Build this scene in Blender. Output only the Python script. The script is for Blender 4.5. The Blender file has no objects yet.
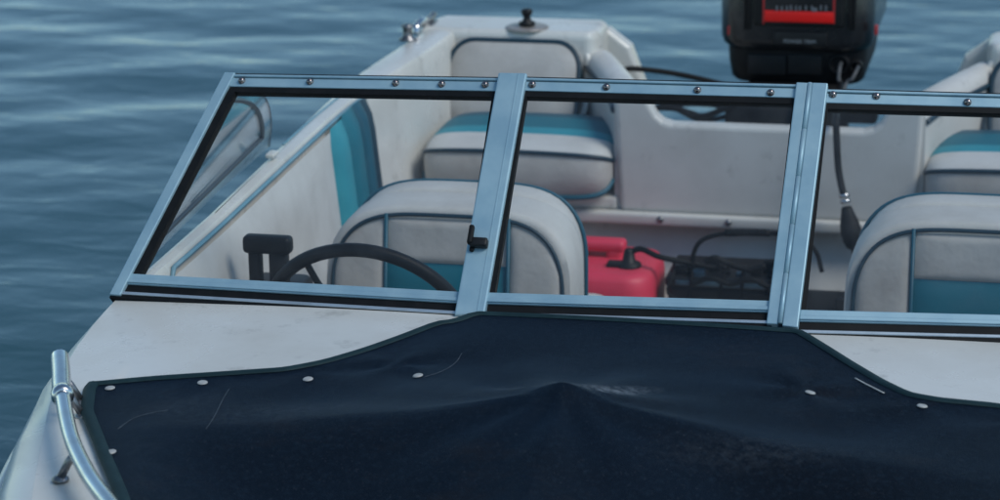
import bpy, bmesh, math, random
import numpy as np
from mathutils import Vector, Matrix
from mathutils.bvhtree import BVHTree
random.seed(7)
np.random.seed(7)
R = math.radians
scene = bpy.context.scene
C = scene.collection

# ------------------------------------------------------------------ camera
# boat frame: X to port, Y aft, Z up, water at z = 0 (metres)
CAM = Vector((0.7243, -4.1412, 2.1544))
YAW, PITCH, ROLL, FPX = -0.2246, 0.2900, -0.0162, 2595.95      # FPX: focal length in photo pixels (1000 wide)
_cy, _sy, _cp, _sp = math.cos(YAW), math.sin(YAW), math.cos(PITCH), math.sin(PITCH)
FW = Vector((_sy*_cp, _cy*_cp, -_sp))
_r = Vector((_cy, -_sy, 0)); _u = _r.cross(FW)
RT = math.cos(ROLL)*_r + math.sin(ROLL)*_u
UP = -math.sin(ROLL)*_r + math.cos(ROLL)*_u
cam_d = bpy.data.cameras.new('camera'); cam = bpy.data.objects.new('camera', cam_d); C.objects.link(cam)
cam.matrix_world = Matrix(((RT.x, UP.x, -FW.x, CAM.x), (RT.y, UP.y, -FW.y, CAM.y), (RT.z, UP.z, -FW.z, CAM.z), (0, 0, 0, 1)))
cam_d.sensor_width = 36; cam_d.lens = FPX/1000*36
cam_d.clip_start = 0.05; cam_d.clip_end = 5000
cam_d.dof.use_dof = True; cam_d.dof.focus_distance = 4.45; cam_d.dof.aperture_fstop = 5.0
scene.camera = cam

# ------------------------------------------------------------------ sky, sun, exposure
SUN_EL, SUN_AZ = R(50), R(112)          # azimuth from +Y (aft) towards +X (port)
w = bpy.data.worlds.new('World'); scene.world = w; w.use_nodes = True
nt = w.node_tree; nt.nodes.clear()
sky = nt.nodes.new('ShaderNodeTexSky'); sky.sky_type = 'NISHITA'; sky.sun_disc = False
sky.sun_elevation = SUN_EL; sky.sun_rotation = SUN_AZ
sky.air_density = 1.0; sky.dust_density = .3; sky.ozone_density = 1.0; sky.altitude = 2200
bg = nt.nodes.new('ShaderNodeBackground'); bg.inputs['Strength'].default_value = 0.125
wo = nt.nodes.new('ShaderNodeOutputWorld')
tint = nt.nodes.new('ShaderNodeMix'); tint.data_type = 'RGBA'; tint.blend_type = 'MULTIPLY'; tint.inputs['Factor'].default_value = 1
tint.inputs['B'].default_value = (.87, .99, .93, 1)
nt.links.new(sky.outputs['Color'], tint.inputs['A']); nt.links.new(tint.outputs['Result'], bg.inputs['Color']); nt.links.new(bg.outputs['Background'], wo.inputs['Surface'])
sd = bpy.data.lights.new('sun', 'SUN'); sun = bpy.data.objects.new('sun', sd); C.objects.link(sun)
sd.energy = 1.5; sd.angle = R(26); sd.color = (1.0, 0.98, 0.92)
sdir = Vector((math.sin(SUN_AZ)*math.cos(SUN_EL), math.cos(SUN_AZ)*math.cos(SUN_EL), math.sin(SUN_EL)))
sun.rotation_euler = sdir.to_track_quat('Z', 'Y').to_euler()
vs = scene.view_settings
vs.view_transform = 'Standard'; vs.look = 'None'; vs.gamma = 1.0; vs.exposure = 0.36; vs.use_curve_mapping = False
scene.cycles.max_bounces = 10; scene.cycles.transparent_max_bounces = 16
scene.cycles.use_denoising = True

# ------------------------------------------------------------------ pixel helpers (photo pixels -> points on real surfaces)
def ray(u, v): return FW + RT*((u-500)/FPX) - UP*((v-250)/FPX)
def on_z(u, v, z): d = ray(u, v); return CAM + d*((z-CAM.z)/d.z)
def on_y(u, v, y): d = ray(u, v); return CAM + d*((y-CAM.y)/d.y)
def on_x(u, v, x): d = ray(u, v); return CAM + d*((x-CAM.x)/d.x)
def on_plane(u, v, p, n): d = ray(u, v); return CAM + d*((p-CAM).dot(n)/d.dot(n))

# ------------------------------------------------------------------ materials
def mat(name, col, rough=0.5, metal=0.0, col2=None, scale=6.0, detail=6.0, mix=(0.45, 0.7), bump=0.0, bscale=200.0,
        spec=0.5, stretch=(1, 1, 1), sheen=0.0, coat=0.0, rvar=0.0, col3=None, scale3=30.0, mix3=(0.6, 0.72), bdist=.002):
    m = bpy.data.materials.new(name); m.use_nodes = True
    t = m.node_tree; b = t.nodes['Principled BSDF']
    b.inputs['Base Color'].default_value = (*col, 1); b.inputs['Roughness'].default_value = rough
    b.inputs['Metallic'].default_value = metal; b.inputs['Specular IOR Level'].default_value = spec
    b.inputs['Sheen Weight'].default_value = sheen; b.inputs['Coat Weight'].default_value = coat
    tc = t.nodes.new('ShaderNodeTexCoord'); mp = t.nodes.new('ShaderNodeMapping'); mp.inputs['Scale'].default_value = stretch
    t.links.new(tc.outputs['Object'], mp.inputs['Vector'])
    def noise(s, d=detail, rgh=0.6):
        n = t.nodes.new('ShaderNodeTexNoise'); n.inputs['Scale'].default_value = s; n.inputs['Detail'].default_value = d
        n.inputs['Roughness'].default_value = rgh
        t.links.new(mp.outputs['Vector'], n.inputs['Vector']); return n
    last = None
    if col2 is not None:
        n = noise(scale); mr = t.nodes.new('ShaderNodeMapRange'); mr.inputs['From Min'].default_value = mix[0]; mr.inputs['From Max'].default_value = mix[1]
        t.links.new(n.outputs['Fac'], mr.inputs['Value'])
        mx = t.nodes.new('ShaderNodeMix'); mx.data_type = 'RGBA'
        mx.inputs['A'].default_value = (*col, 1); mx.inputs['B'].default_value = (*col2, 1)
        t.links.new(mr.outputs['Result'], mx.inputs['Factor']); last = mx.outputs['Result']
        if rvar:
            mm = t.nodes.new('ShaderNodeMath'); mm.operation = 'MULTIPLY_ADD'; mm.inputs[1].default_value = rvar; mm.inputs[2].default_value = rough
            t.links.new(mr.outputs['Result'], mm.inputs[0]); t.links.new(mm.outputs[0], b.inputs['Roughness'])
    if col3 is not None:
        n = noise(scale3, 8, 0.7); mr = t.nodes.new('ShaderNodeMapRange'); mr.inputs['From Min'].default_value = mix3[0]; mr.inputs['From Max'].default_value = mix3[1]
        t.links.new(n.outputs['Fac'], mr.inputs['Value'])
        mx = t.nodes.new('ShaderNodeMix'); mx.data_type = 'RGBA'; mx.inputs['B'].default_value = (*col3, 1)
        if last: t.links.new(last, mx.inputs['A'])
        else: mx.inputs['A'].default_value = (*col, 1)
        t.links.new(mr.outputs['Result'], mx.inputs['Factor']); last = mx.outputs['Result']
    if last: t.links.new(last, b.inputs['Base Color'])
    if bump:
        n = noise(bscale, 3); bp = t.nodes.new('ShaderNodeBump'); bp.inputs['Strength'].default_value = bump; bp.inputs['Distance'].default_value = bdist
        t.links.new(n.outputs['Fac'], bp.inputs['Height']); t.links.new(bp.outputs['Normal'], b.inputs['Normal'])
    return m

M = {}
M['gel'] = mat('gelcoat_white', (.64, .635, .595), .24, col2=(.53, .52, .48), scale=3.5, mix=(.42, .75), bump=.05, bscale=90, rvar=.2,
               col3=(.30, .29, .26), scale3=13, mix3=(.57, .82))
M['gel_in'] = mat('gelcoat_interior', (.60, .59, .555), .36, col2=(.50, .485, .45), scale=5, mix=(.4, .75), bump=.06, bscale=120, rvar=.2,
                  col3=(.28, .27, .25), scale3=15, mix3=(.58, .82))
M['hull'] = mat('hull_white', (.60, .60, .57), .25, col2=(.48, .48, .46), scale=4, mix=(.45, .75), rvar=.2)
M['alu'] = mat('blue_aluminium', (.26, .41, .49), .44, .30, col2=(.35, .50, .56), scale=14, mix=(.35, .75), stretch=(1, 1, 1), bump=.03, bscale=300, rvar=.15)  # bluish base colour with a paler random mottle
M['alu_d'] = mat('aluminium_groove', (.05, .07, .09), .5, .3)
M['alu_light'] = mat('bare_aluminium_trim', (.50, .56, .60), .35, .6, col2=(.4, .45, .48), scale=20)
M['rubber'] = mat('black_rubber', (.006, .007, .008), .6, col2=(.011, .011, .012), scale=30, spec=.18)
M['plastic'] = mat('black_plastic', (.009, .010, .011), .48, col2=(.018, .018, .019), scale=12, bump=.05, bscale=300, spec=.28)
M['cowl'] = mat('cowl_black_paint', (.013, .014, .016), .24, col2=(.022, .022, .024), scale=4, coat=.15)
M['cowl_lo'] = mat('cowl_lower_black', (.009, .009, .010), .55, col2=(.018, .018, .018), scale=9, spec=.25)
M['red_panel'] = mat('red_panel', (.78, .006, .004), .35)
M['red_strip'] = mat('red_trim', (.42, .03, .03), .4)
M['silver'] = mat('silver_print', (.16, .17, .19), .4, .3)
M['grey_print'] = mat('grey_print', (.25, .28, .3), .5); M['cable_grey'] = mat('grey_cable', (.07, .075, .08), .5)
M['tank'] = mat('red_tank_plastic', (.66, .040, .085), .5, col2=(.56, .045, .08), scale=7, bump=.04, bscale=150)
M['steel'] = mat('stainless_steel', (.62, .62, .62), .16, 1.0, col2=(.5, .5, .5), scale=12, rvar=.15)
M['steel_d'] = mat('weathered_steel', (.25, .25, .26), .35, .9, col2=(.12, .11, .1), scale=40)
M['screw'] = mat('screw_head', (.20, .18, .18), .22, .95, col2=(.5, .4, .38), scale=150)
M['vinyl'] = mat('light_grey_vinyl', (.52, .51, .48), .62, col2=(.43, .415, .385), scale=8, mix=(.4, .75), bump=.5, bscale=22, bdist=.004, rvar=.1)
M['vinyl_g'] = mat('grey_vinyl', (.44, .425, .40), .7, col2=(.34, .32, .295), scale=9, mix=(.4, .75), bump=.6, bscale=16, bdist=.005, rvar=.1)
M['vinyl_w'] = mat('white_vinyl', (.56, .555, .53), .55, col2=(.47, .46, .435), scale=9, mix=(.4, .75), bump=.4, bscale=18, bdist=.004)
M['teal'] = mat('teal_vinyl', (.005, .14, .19), .5, col2=(.008, .13, .18), scale=9, bump=.15, bscale=70)
M['teal_l'] = mat('light_teal_vinyl', (.03, .27, .33), .5, col2=(.02, .23, .29), scale=9, bump=.15, bscale=70)
M['teal_d'] = mat('dark_teal_vinyl', (.005, .085, .13), .5, col2=(.005, .07, .11), scale=9, bump=.15, bscale=70)
M['navy'] = mat('navy_piping', (.008, .035, .055), .45)
M['trim'] = mat('blue_grey_trim', (.12, .27, .34), .4, col2=(.2, .34, .4), scale=14)
M['carpet'] = mat('grey_carpet', (.06, .07, .08), .95, col2=(.04, .045, .05), scale=60, bump=.6, bscale=500)
M['label_white'] = mat('white_rag', (.6, .6, .58), .8, col2=(.4, .4, .38), scale=20)
M['snap'] = mat('snap_white', (.42, .42, .40), .55, .1, col2=(.35, .35, .34), scale=90)

# canvas of the bow cover: worn navy weave with pale scuffs
def canvas():
    m = mat('navy_canvas', (.0075, .0135, .026), .6, sheen=.065, spec=.10)
    m.node_tree.nodes['Principled BSDF'].inputs['Sheen Tint'].default_value = (.18, .42, .80, 1); m.node_tree.nodes['Principled BSDF'].inputs['Sheen Roughness'].default_value = .35
    t = m.node_tree; b = t.nodes['Principled BSDF']
    tc = t.nodes.new('ShaderNodeTexCoord')
    def noise(s, d=6, r=.6, sc=(1, 1, 1), rot=0):
        mp = t.nodes.new('ShaderNodeMapping'); mp.inputs['Scale'].default_value = sc; mp.inputs['Rotation'].default_value = (0, 0, rot)
        t.links.new(tc.outputs['Object'], mp.inputs['Vector'])
        n = t.nodes.new('ShaderNodeTexNoise'); n.inputs['Scale'].default_value = s; n.inputs['Detail'].default_value = d; n.inputs['Roughness'].default_value = r
        t.links.new(mp.outputs['Vector'], n.inputs['Vector']); return n.outputs['Fac']
    def rng(x, a, c, lo=0., hi=1.):
        q = t.nodes.new('ShaderNodeMapRange'); q.inputs[1].default_value = a; q.inputs[2].default_value = c; q.inputs[3].default_value = lo; q.inputs[4].default_value = hi
        t.links.new(x, q.inputs[0]); return q.outputs[0]
    def mixc(f, A, Bc):
        q = t.nodes.new('ShaderNodeMix'); q.data_type = 'RGBA'; t.links.new(f, q.inputs['Factor'])
        if isinstance(A, tuple): q.inputs['A'].default_value = (*A, 1)
        else: t.links.new(A, q.inputs['A'])
        q.inputs['B'].default_value = (*Bc, 1); return q.outputs['Result']
    def mul(a, c):
        q = t.nodes.new('ShaderNodeMath'); q.operation = 'MULTIPLY'; t.links.new(a, q.inputs[0])
        if isinstance(c, float): q.inputs[1].default_value = c
        else: t.links.new(c, q.inputs[1])
        return q.outputs[0]
    c = mixc(rng(noise(2.2), .35, .7), (.0015, .0036, .0072), (.0032, .0086, .0170))
    c = mixc(mul(rng(noise(9, 8, .7, (1, .6, 1), .4), .60, .80), .4), c, (.026, .034, .046))
    # brownish dust
    c = mixc(mul(rng(noise(3.3, 8, .7, (1, 1.6, 1), 1.), .56, .76), .40), c, (.026, .022, .021))
    # fine lint
    c = mixc(mul(rng(noise(260, 2, .5), .64, .80), .35), c, (.10, .11, .13))
    c = mixc(mul(rng(noise(95, 3, .7, (1, 1, 1), .7), .50, .72), .45), c, (.011, .022, .036))
    # chalky scuffs rubbed into the cloth over the prop, with a shape of their own
    def scuff(cx, cy, ang, ln, wd):
        mp = t.nodes.new('ShaderNodeMapping'); mp.vector_type = 'TEXTURE'; mp.inputs['Location'].default_value = (cx, cy, 0); mp.inputs['Rotation'].default_value = (0, 0, ang); mp.inputs['Scale'].default_value = (ln, wd, 100)
        t.links.new(tc.outputs['Object'], mp.inputs['Vector'])
        ln_ = t.nodes.new('ShaderNodeVectorMath'); ln_.operation = 'LENGTH'; t.links.new(mp.outputs[0], ln_.inputs[0])
        return mul(rng(ln_.outputs['Value'], 1., .1), rng(noise(70, 6, .8), .42, .62))
    for a in ((.060, -.47, .95, .110, .030), (-.075, -.49, -.3, .055, .034), (-.01, -.49, 0., .19, .07), (.30, -.62, .3, .20, .06), (-.45, -.55, .2, .26, .07), (-.62, -.52, .6, .10, .05)):
        c = mixc(mul(scuff(*a), .95 if a[1] > -.5 and a[4] < .04 else .20), c, ((.20, .23, .26) if a[4] < .04 else (.10, .115, .13)))
    c = mixc(mul(rng(noise(1.7, 5, .6, (1, 2.2, 1), .15), .50, .72), .55), c, (.0050, .0130, .0250))
    t.links.new(c, b.inputs['Base Color'])
    # weave and soft wrinkles
    bp = t.nodes.new('ShaderNodeBump'); bp.inputs['Strength'].default_value = .3; bp.inputs['Distance'].default_value = .02
    t.links.new(noise(5, 4, .55, (1, .5, 1), .5), bp.inputs['Height'])
    b2 = t.nodes.new('ShaderNodeBump'); b2.inputs['Strength'].default_value = .6; b2.inputs['Distance'].default_value = .0015
    t.links.new(noise(420, 3), b2.inputs['Height']); t.links.new(bp.outputs['Normal'], b2.inputs['Normal'])
    t.links.new(b2.outputs['Normal'], b.inputs['Normal'])
    return m
M['canvas'] = canvas()
M['scuff'] = mat('canvas_crease', (.09, .11, .135), .7, col2=(.03, .04, .055), scale=120, mix=(.4, .6), bump=.4, bscale=500)  # pale mottled canvas colour for the crease lines
M['hem'] = mat('cover_binding', (.007, .024, .029), .6, col2=(.012, .034, .040), scale=25, bump=.3, bscale=400, spec=.2)

def glass(ior=1.28, nm='windshield_glass'):
    m = bpy.data.materials.new(nm); m.use_nodes = True; t = m.node_tree; t.nodes.clear()
    o = t.nodes.new('ShaderNodeOutputMaterial')
    tr = t.nodes.new('ShaderNodeBsdfTransparent'); tr.inputs['Color'].default_value = (.985, .99, .99, 1)
    gl = t.nodes.new('ShaderNodeBsdfGlossy'); gl.inputs['Roughness'].default_value = .02
    fr = t.nodes.new('ShaderNodeFresnel'); ge = t.nodes.new('ShaderNodeNewGeometry'); mi = t.nodes.new('ShaderNodeMix'); mi.data_type = 'FLOAT'
    mi.inputs['A'].default_value = ior; mi.inputs['B'].default_value = 1/ior        # same reflectance from either side of the pane
    t.links.new(ge.outputs['Backfacing'], mi.inputs['Factor']); t.links.new(mi.outputs['Result'], fr.inputs['IOR'])
    mx = t.nodes.new('ShaderNodeMixShader')
    t.links.new(fr.outputs[0], mx.inputs[0]); t.links.new(tr.outputs[0], mx.inputs[1]); t.links.new(gl.outputs[0], mx.inputs[2])
    df = t.nodes.new('ShaderNodeBsdfDiffuse'); df.inputs['Color'].default_value = (.55, .58, .6, 1)
    tc = t.nodes.new('ShaderNodeTexCoord')
    n = t.nodes.new('ShaderNodeTexNoise'); n.inputs['Scale'].default_value = 6; n.inputs['Detail'].default_value = 9; n.inputs['Roughness'].default_value = .75
    n2 = t.nodes.new('ShaderNodeTexNoise'); n2.inputs['Scale'].default_value = 220; n2.inputs['Detail'].default_value = 2
    t.links.new(tc.outputs['Object'], n.inputs['Vector']); t.links.new(tc.outputs['Object'], n2.inputs['Vector'])
    r1 = t.nodes.new('ShaderNodeMapRange'); r1.inputs[1].default_value = .50; r1.inputs[2].default_value = .8; r1.inputs[3].default_value = .007; r1.inputs[4].default_value = .030
    r2 = t.nodes.new('ShaderNodeMapRange'); r2.inputs[1].default_value = .70; r2.inputs[2].default_value = .8; r2.inputs[3].default_value = 0; r2.inputs[4].default_value = .10
    t.links.new(n.outputs['Fac'], r1.inputs[0]); t.links.new(n2.outputs['Fac'], r2.inputs[0])
    ad = t.nodes.new('ShaderNodeMath'); ad.operation = 'ADD'; t.links.new(r1.outputs[0], ad.inputs[0]); t.links.new(r2.outputs[0], ad.inputs[1])
    mx2 = t.nodes.new('ShaderNodeMixShader'); t.links.new(ad.outputs[0], mx2.inputs[0]); t.links.new(mx.outputs[0], mx2.inputs[1]); t.links.new(df.outputs[0], mx2.inputs[2])
    t.links.new(mx2.outputs[0], o.inputs['Surface'])
    return m
M['glass'] = glass(); M['glass_side'] = glass(1.3, 'side_acrylic')

def water_mat():
    m = bpy.data.materials.new('lake_water'); m.use_nodes = True; t = m.node_tree; b = t.nodes['Principled BSDF']
    b.inputs['Base Color'].default_value = (.022, .075, .092, 1); b.inputs['Roughness'].default_value = .06
    b.inputs['IOR'].default_value = 1.333
    tc = t.nodes.new('ShaderNodeTexCoord'); mp = t.nodes.new('ShaderNodeMapping'); mp.inputs['Rotation'].default_value = (0, 0, R(12)); mp.inputs['Scale'].default_value = (.5, 1, 1)
    t.links.new(tc.outputs['Object'], mp.inputs['Vector'])
    n = t.nodes.new('ShaderNodeTexNoise'); n.inputs['Scale'].default_value = 8.0; n.inputs['Detail'].default_value = 4; n.inputs['Roughness'].default_value = .5
    n.inputs['Distortion'].default_value = .4
    t.links.new(mp.outputs[0], n.inputs['Vector'])
    bp = t.nodes.new('ShaderNodeBump'); bp.inputs['Strength'].default_value = .44; bp.inputs['Distance'].default_value = .014
    t.links.new(n.outputs['Fac'], bp.inputs['Height']); t.links.new(bp.outputs['Normal'], b.inputs['Normal'])
    return m
M['water'] = water_mat()

# ------------------------------------------------------------------ mesh helpers
def link(name, verts, faces, m, parent=None, smooth=True, auto=None):
    me = bpy.data.meshes.new(name)
    me.from_pydata([tuple(v) for v in verts], [], faces); me.update()
    bm = bmesh.new(); bm.from_mesh(me); bmesh.ops.recalc_face_normals(bm, faces=bm.faces); bm.to_mesh(me); bm.free()
    if smooth:
        for p in me.polygons: p.use_smooth = True
        if auto is not None: me.set_sharp_from_angle(angle=R(auto))
    if m is not None: me.materials.append(M[m] if isinstance(m, str) else m)
    return link_me(name, me, parent)
def link_me(name, me, parent=None):
    o = bpy.data.objects.new(name, me); C.objects.link(o)
    if parent is not None: attach(o, parent)
    return o
def attach(o, parent):
    o.parent = parent
    o.matrix_parent_inverse = wm(parent).inverted()
def wm(o):                                   # world matrix, known without a depsgraph update
    m = o.matrix_basis.copy()
    return wm(o.parent) @ o.matrix_parent_inverse @ m if o.parent else m
def empty(name, loc, label, cat, group=None):
    o = bpy.data.objects.new(name, None); C.objects.link(o); o.location = loc; o.empty_display_size = .1
    tag(o, label, cat, group); return o
def tag(o, label, cat, group=None):
    o['label'] = label; o['category'] = cat
    if group: o['group'] = group
def bevel(o, wd=.003, seg=2, ang=40):
    b = o.modifiers.new('bevel', 'BEVEL'); b.width = wd; b.segments = seg; b.limit_method = 'ANGLE'; b.angle_limit = R(ang); return o

class MB:
    """collects shapes into one mesh"""
    def __init__(s): s.v = []; s.f = []
    def add(s, vf):
        v, f = vf; k = len(s.v); s.v += [Vector(p) for p in v]; s.f += [tuple(i+k for i in q) for q in f]; return s
    def build(s, name, m, parent=None, smooth=True, auto=40): return link(name, s.v, s.f, m, parent, smooth, auto)

def rbox(c, size, r=.01, n=3, mtx=None):
    """box with rounded edges"""
    hx, hy, hz = (max(a/2, 1e-4) for a in size); r = min(r, hx, hy, hz)
    def axis(h):
        a = [-h + r*(1-math.cos(i/n*math.pi/2)) for i in range(n+1)]
        b = [-x for x in reversed(a)]
        return a + ([0] if h-r > 1e-5 else []) + b
    bm = bmesh.new(); key = {}
    def V(p):
        q = tuple(round(x, 6) for x in p)
        if q not in key:
            v = Vector(p); inner = Vector((max(-hx+r, min(hx-r, v.x)), max(-hy+r, min(hy-r, v.y)), max(-hz+r, min(hz-r, v.z))))
            d = v-inner
            key[q] = (len(key), inner + (d.normalized()*r if d.length > 1e-9 else d))
        return key[q][0]
    A = [axis(hx), axis(hy), axis(hz)]; H = (hx, hy, hz); F = []
    for ax in range(3):
        a, b = (ax+1) % 3, (ax+2) % 3
        for s in (-1, 1):
            for i in range(len(A[a])-1):
                for j in range(len(A[b])-1):
                    q = []
                    for (ii, jj) in ((i, j), (i+1, j), (i+1, j+1), (i, j+1)):
                        p = [0, 0, 0]; p[ax] = s*H[ax]; p[a] = A[a][ii]; p[b] = A[b][jj]; q.append(V(p))
                    if len(set(q)) > 2: F.append(tuple(q if s > 0 else q[::-1]))
    vs_ = [None]*len(key)
    for i, p in key.values(): vs_[i] = p
    bm.free()
    c = Vector(c)
    if mtx is not None: vs_ = [mtx @ p for p in vs_]
    return [p + c for p in vs_], F

def box(c, size, mtx=None): return rbox_plain(c, size, mtx)
def rbox_plain(c, size, mtx=None):
    c = Vector(c); v = []
    for sx in (-1, 1):
        for sy in (-1, 1):
            for sz in (-1, 1):
                p = Vector((sx*size[0]/2, sy*size[1]/2, sz*size[2]/2)); v.append((mtx @ p if mtx is not None else p) + c)
    return v, [(0, 1, 3, 2), (4, 6, 7, 5), (0, 4, 5, 1), (2, 3, 7, 6), (0, 2, 6, 4), (1, 5, 7, 3)]

def catmull(pts, k=8, closed=False):
    P = [Vector(p) for p in pts]; n = len(P); out = []
    for i in range(n if closed else n-1):
        p0 = P[(i-1) % n] if closed or i > 0 else P[0]*2-P[1]
        p1 = P[i]; p2 = P[(i+1) % n]
        p3 = P[(i+2) % n] if closed or i+2 < n else P[-1]*2-P[-2]
        for j in range(k):
            t = j/k
            out.append(.5*((2*p1)+(p2-p0)*t+(2*p0-5*p1+4*p2-p3)*t*t+(3*p1-p0-3*p2+p3)*t**3))
    if not closed: out.append(P[-1])
    return out

def tube(path, r, seg=10, closed=False, cap=True, flat=None):
    P = [Vector(p) for p in path]; n = len(P); V = []; F = []
    rad = r if callable(r) else (lambda t: r)
    up = Vector((0, 0, 1)); prev = None
    for i in range(n):
        a = P[(i-1) % n] if closed or i > 0 else P[i]; b = P[(i+1) % n] if closed or i < n-1 else P[i]
        t = (b-a).normalized()
        if prev is None:
            s = t.cross(up); s = t.cross(Vector((1, 0, 0))) if s.length < .05 else s
        else: s = prev - t*prev.dot(t)
        s.normalize(); prev = s; q = t.cross(s); rr = rad(i/(n-1))
        for j in range(seg):
            an = 2*math.pi*j/seg; V.append(P[i] + s*math.cos(an)*rr + q*math.sin(an)*rr*(flat or 1))
    m = n if closed else n-1
    for i in range(m):
        for j in range(seg):
            F.append((i*seg+j, ((i+1) % n)*seg+j, ((i+1) % n)*seg+(j+1) % seg, i*seg+(j+1) % seg))
    if cap and not closed: F.append(tuple(range(seg))); F.append(tuple((n-1)*seg+j for j in range(seg)))
    return V, F

def loft(rings, closed=True, cap=True):
    V = []; F = []; k = len(rings[0])
    for r_ in rings: V += [Vector(p) for p in r_]
    for i in range(len(rings)-1):
        for j in range(k if closed else k-1):
            F.append((i*k+j, (i+1)*k+j, (i+1)*k+(j+1) % k, i*k+(j+1) % k))
    if cap and closed: F.append(tuple(range(k))); F.append(tuple((len(rings)-1)*k+j for j in range(k)))
    return V, F

def slab(poly, n, t0, t1):
    """polygon in a plane, extruded from t0 to t1 along n"""
    k = len(poly); P = [Vector(p) for p in poly]; n = Vector(n)
    V = [p+n*t0 for p in P] + [p+n*t1 for p in P]
    return V, [tuple(range(k)), tuple(range(2*k-1, k-1, -1))] + [(i, (i+1) % k, k+(i+1) % k, k+i) for i in range(k)]

def lathe(c, axis, prof, seg=20):
    c = Vector(c); a = Vector(axis).normalized(); s = a.orthogonal().normalized(); q = a.cross(s); rings = []
    for r_, h in prof: rings.append([c + a*h + (s*math.cos(2*math.pi*j/seg)+q*math.sin(2*math.pi*j/seg))*max(r_, 1e-4) for j in range(seg)])
    return loft(rings)

def rrect(w_, h_, r, n=6):
    out = []
    for (cx, cy, a0) in ((w_/2-r, h_/2-r, 0), (-w_/2+r, h_/2-r, 90), (-w_/2+r, -h_/2+r, 180), (w_/2-r, -h_/2+r, 270)):
        for i in range(n+1):
            a = R(a0+90*i/n); out.append((cx+r*math.cos(a), cy+r*math.sin(a)))
    return out

def smooth01(x): x = max(0., min(1., x)); return x*x*(3-2*x)

# ================================================================== WATER
def build_water():
    def axis(lo, hi, step, far):
        a = list(np.arange(lo, hi, step)); s = step; x = a[-1]
        up = []
        while x < far: s *= 1.16; x += s; up.append(x)
        s = step; x = lo; dn = []
        while x > -far: s *= 1.16; x -= s; dn.append(x)
        return np.array(dn[::-1] + a + up)
    X = axis(-7, 5.5, .045, 2500); Y = axis(-2.5, 13.5, .045, 2500)
    gx, gy = np.meshgrid(X, Y)
    z = np.zeros_like(gx); rs = np.random.RandomState(3)
    main = R(-82)                                   # waves run towards the camera
    for i in range(90):
        L = .21*(1.4/.21)**rs.rand()
        th = main + rs.normal(0, .48)
        k = 2*math.pi/L; amp = .00062*L*(.5+rs.rand())
        ph = rs.rand()*6.28
        arg = k*(gx*math.cos(th)+gy*math.sin(th)) + ph + .5*np.sin(gx*.9+i)+.4*np.sin(gy*.7+2*i)
        z += amp*(np.sin(arg) + .18*np.sin(2*arg+1.57))
    d = np.sqrt(gx**2 + (gy-5)**2)
    z *= np.clip(1-(d-14)/25, 0, 1)
    ny, nx = gx.shape
    v = np.stack([gx, gy, z], -1).reshape(-1, 3)
    idx = np.arange(nx*ny).reshape(ny, nx)
    f = np.stack([idx[:-1, :-1], idx[:-1, 1:], idx[1:, 1:], idx[1:, :-1]], -1).reshape(-1, 4)
    me = bpy.data.meshes.new('water'); me.from_pydata(v.tolist(), [], f.tolist()); me.update()
    for p in me.polygons: p.use_smooth = True
    me.materials.append(M['water'])
    o = link_me('water', me); o['kind'] = 'structure'
    return o
build_water()

# ================================================================== BOAT
boat = empty('motorboat', (0, .3, 0), 'white open motorboat with blue framed windshield afloat on rippled water', 'boat')

def beam(y):
    if y < .3: return max(.0, .97*(1-(min((.3-y), 2.5)/2.5)**2.12) + .020*smooth01(-y/.55)*smooth01((y+1.9)/.8))
    if y < 1.9: return .97 + .05*smooth01((y-.3)/1.6)
    return 1.02 - .05*((y-1.9)/.7)**1.2
def shoulder(y): return .02 + .05*smooth01((-y)/.8)
def deck_z(x, y):
    xe = max(.05, beam(y)-shoulder(y)); return .744 + .028*(1-min(1, (x/xe)**2))
YS = [-2.19, -2.15, -2.05, -1.9, -1.7, -1.45, -1.2, -1., -.8, -.6, -.4, -.2, 0, .15, .3, .6, 1., 1.4, 1.8, 2.1, 2.4, 2.6]
def hull_section(y):
    b = beam(y); s = min(shoulder(y), b*.6); t = max(0, (-y-.2)/2.0); k = -.30 + .85*t**2.6; kz = min(k, .55)
    ch = max(kz+.02, -.05 + .45*t**2)
    half = [(b-s, .744), (b-s*.45, .733), (b-s*.12, .705), (b, .665), (b+.012, .655), (b+.012, .615), (b-.004, .605),
            (b*.975, .40), (b*.93, (ch+.4)/2), (b*.86, ch), (b*.45, (ch*.45+kz*.55)), (0, kz)]
    return [(-x, y, z) for x, z in half] + [(x, y, z) for x, z in reversed(half[:-1])]
hv, hf = loft([hull_section(y) for y in YS], closed=False)
# transom (outer skin) with motor cut-out
hull = link('hull', hv, hf, 'hull', boat, auto=50)
def prism_y(poly, y0, y1): return slab([(x, y0, z) for x, z in poly], (0, 1, 0), 0, y1-y0)
tp = [(-.975, .735), (-.985, .62), (-.84, -.05), (0, -.30), (.84, -.05), (.985, .62), (.975, .735), (.50, .735), (.44, .69), (.36, .48), (.30, .42), (-.30, .42), (-.36, .48), (-.44, .69), (-.50, .735)]
bevel(link('transom', *prism_y(tp, 2.545, 2.605), 'gel', boat, smooth=False), .012, 3)
rub = [Vector((-(beam(y)+.014), y, .635)) for y in YS[3:]]
for s in (-1, 1):
    p = [Vector((-s*q.x if s > 0 else q.x, q.y, q.z)) for q in rub]
    link('rub_rail', *tube(catmull(p, 3), .016, 8), 'hull', boat)

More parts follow.
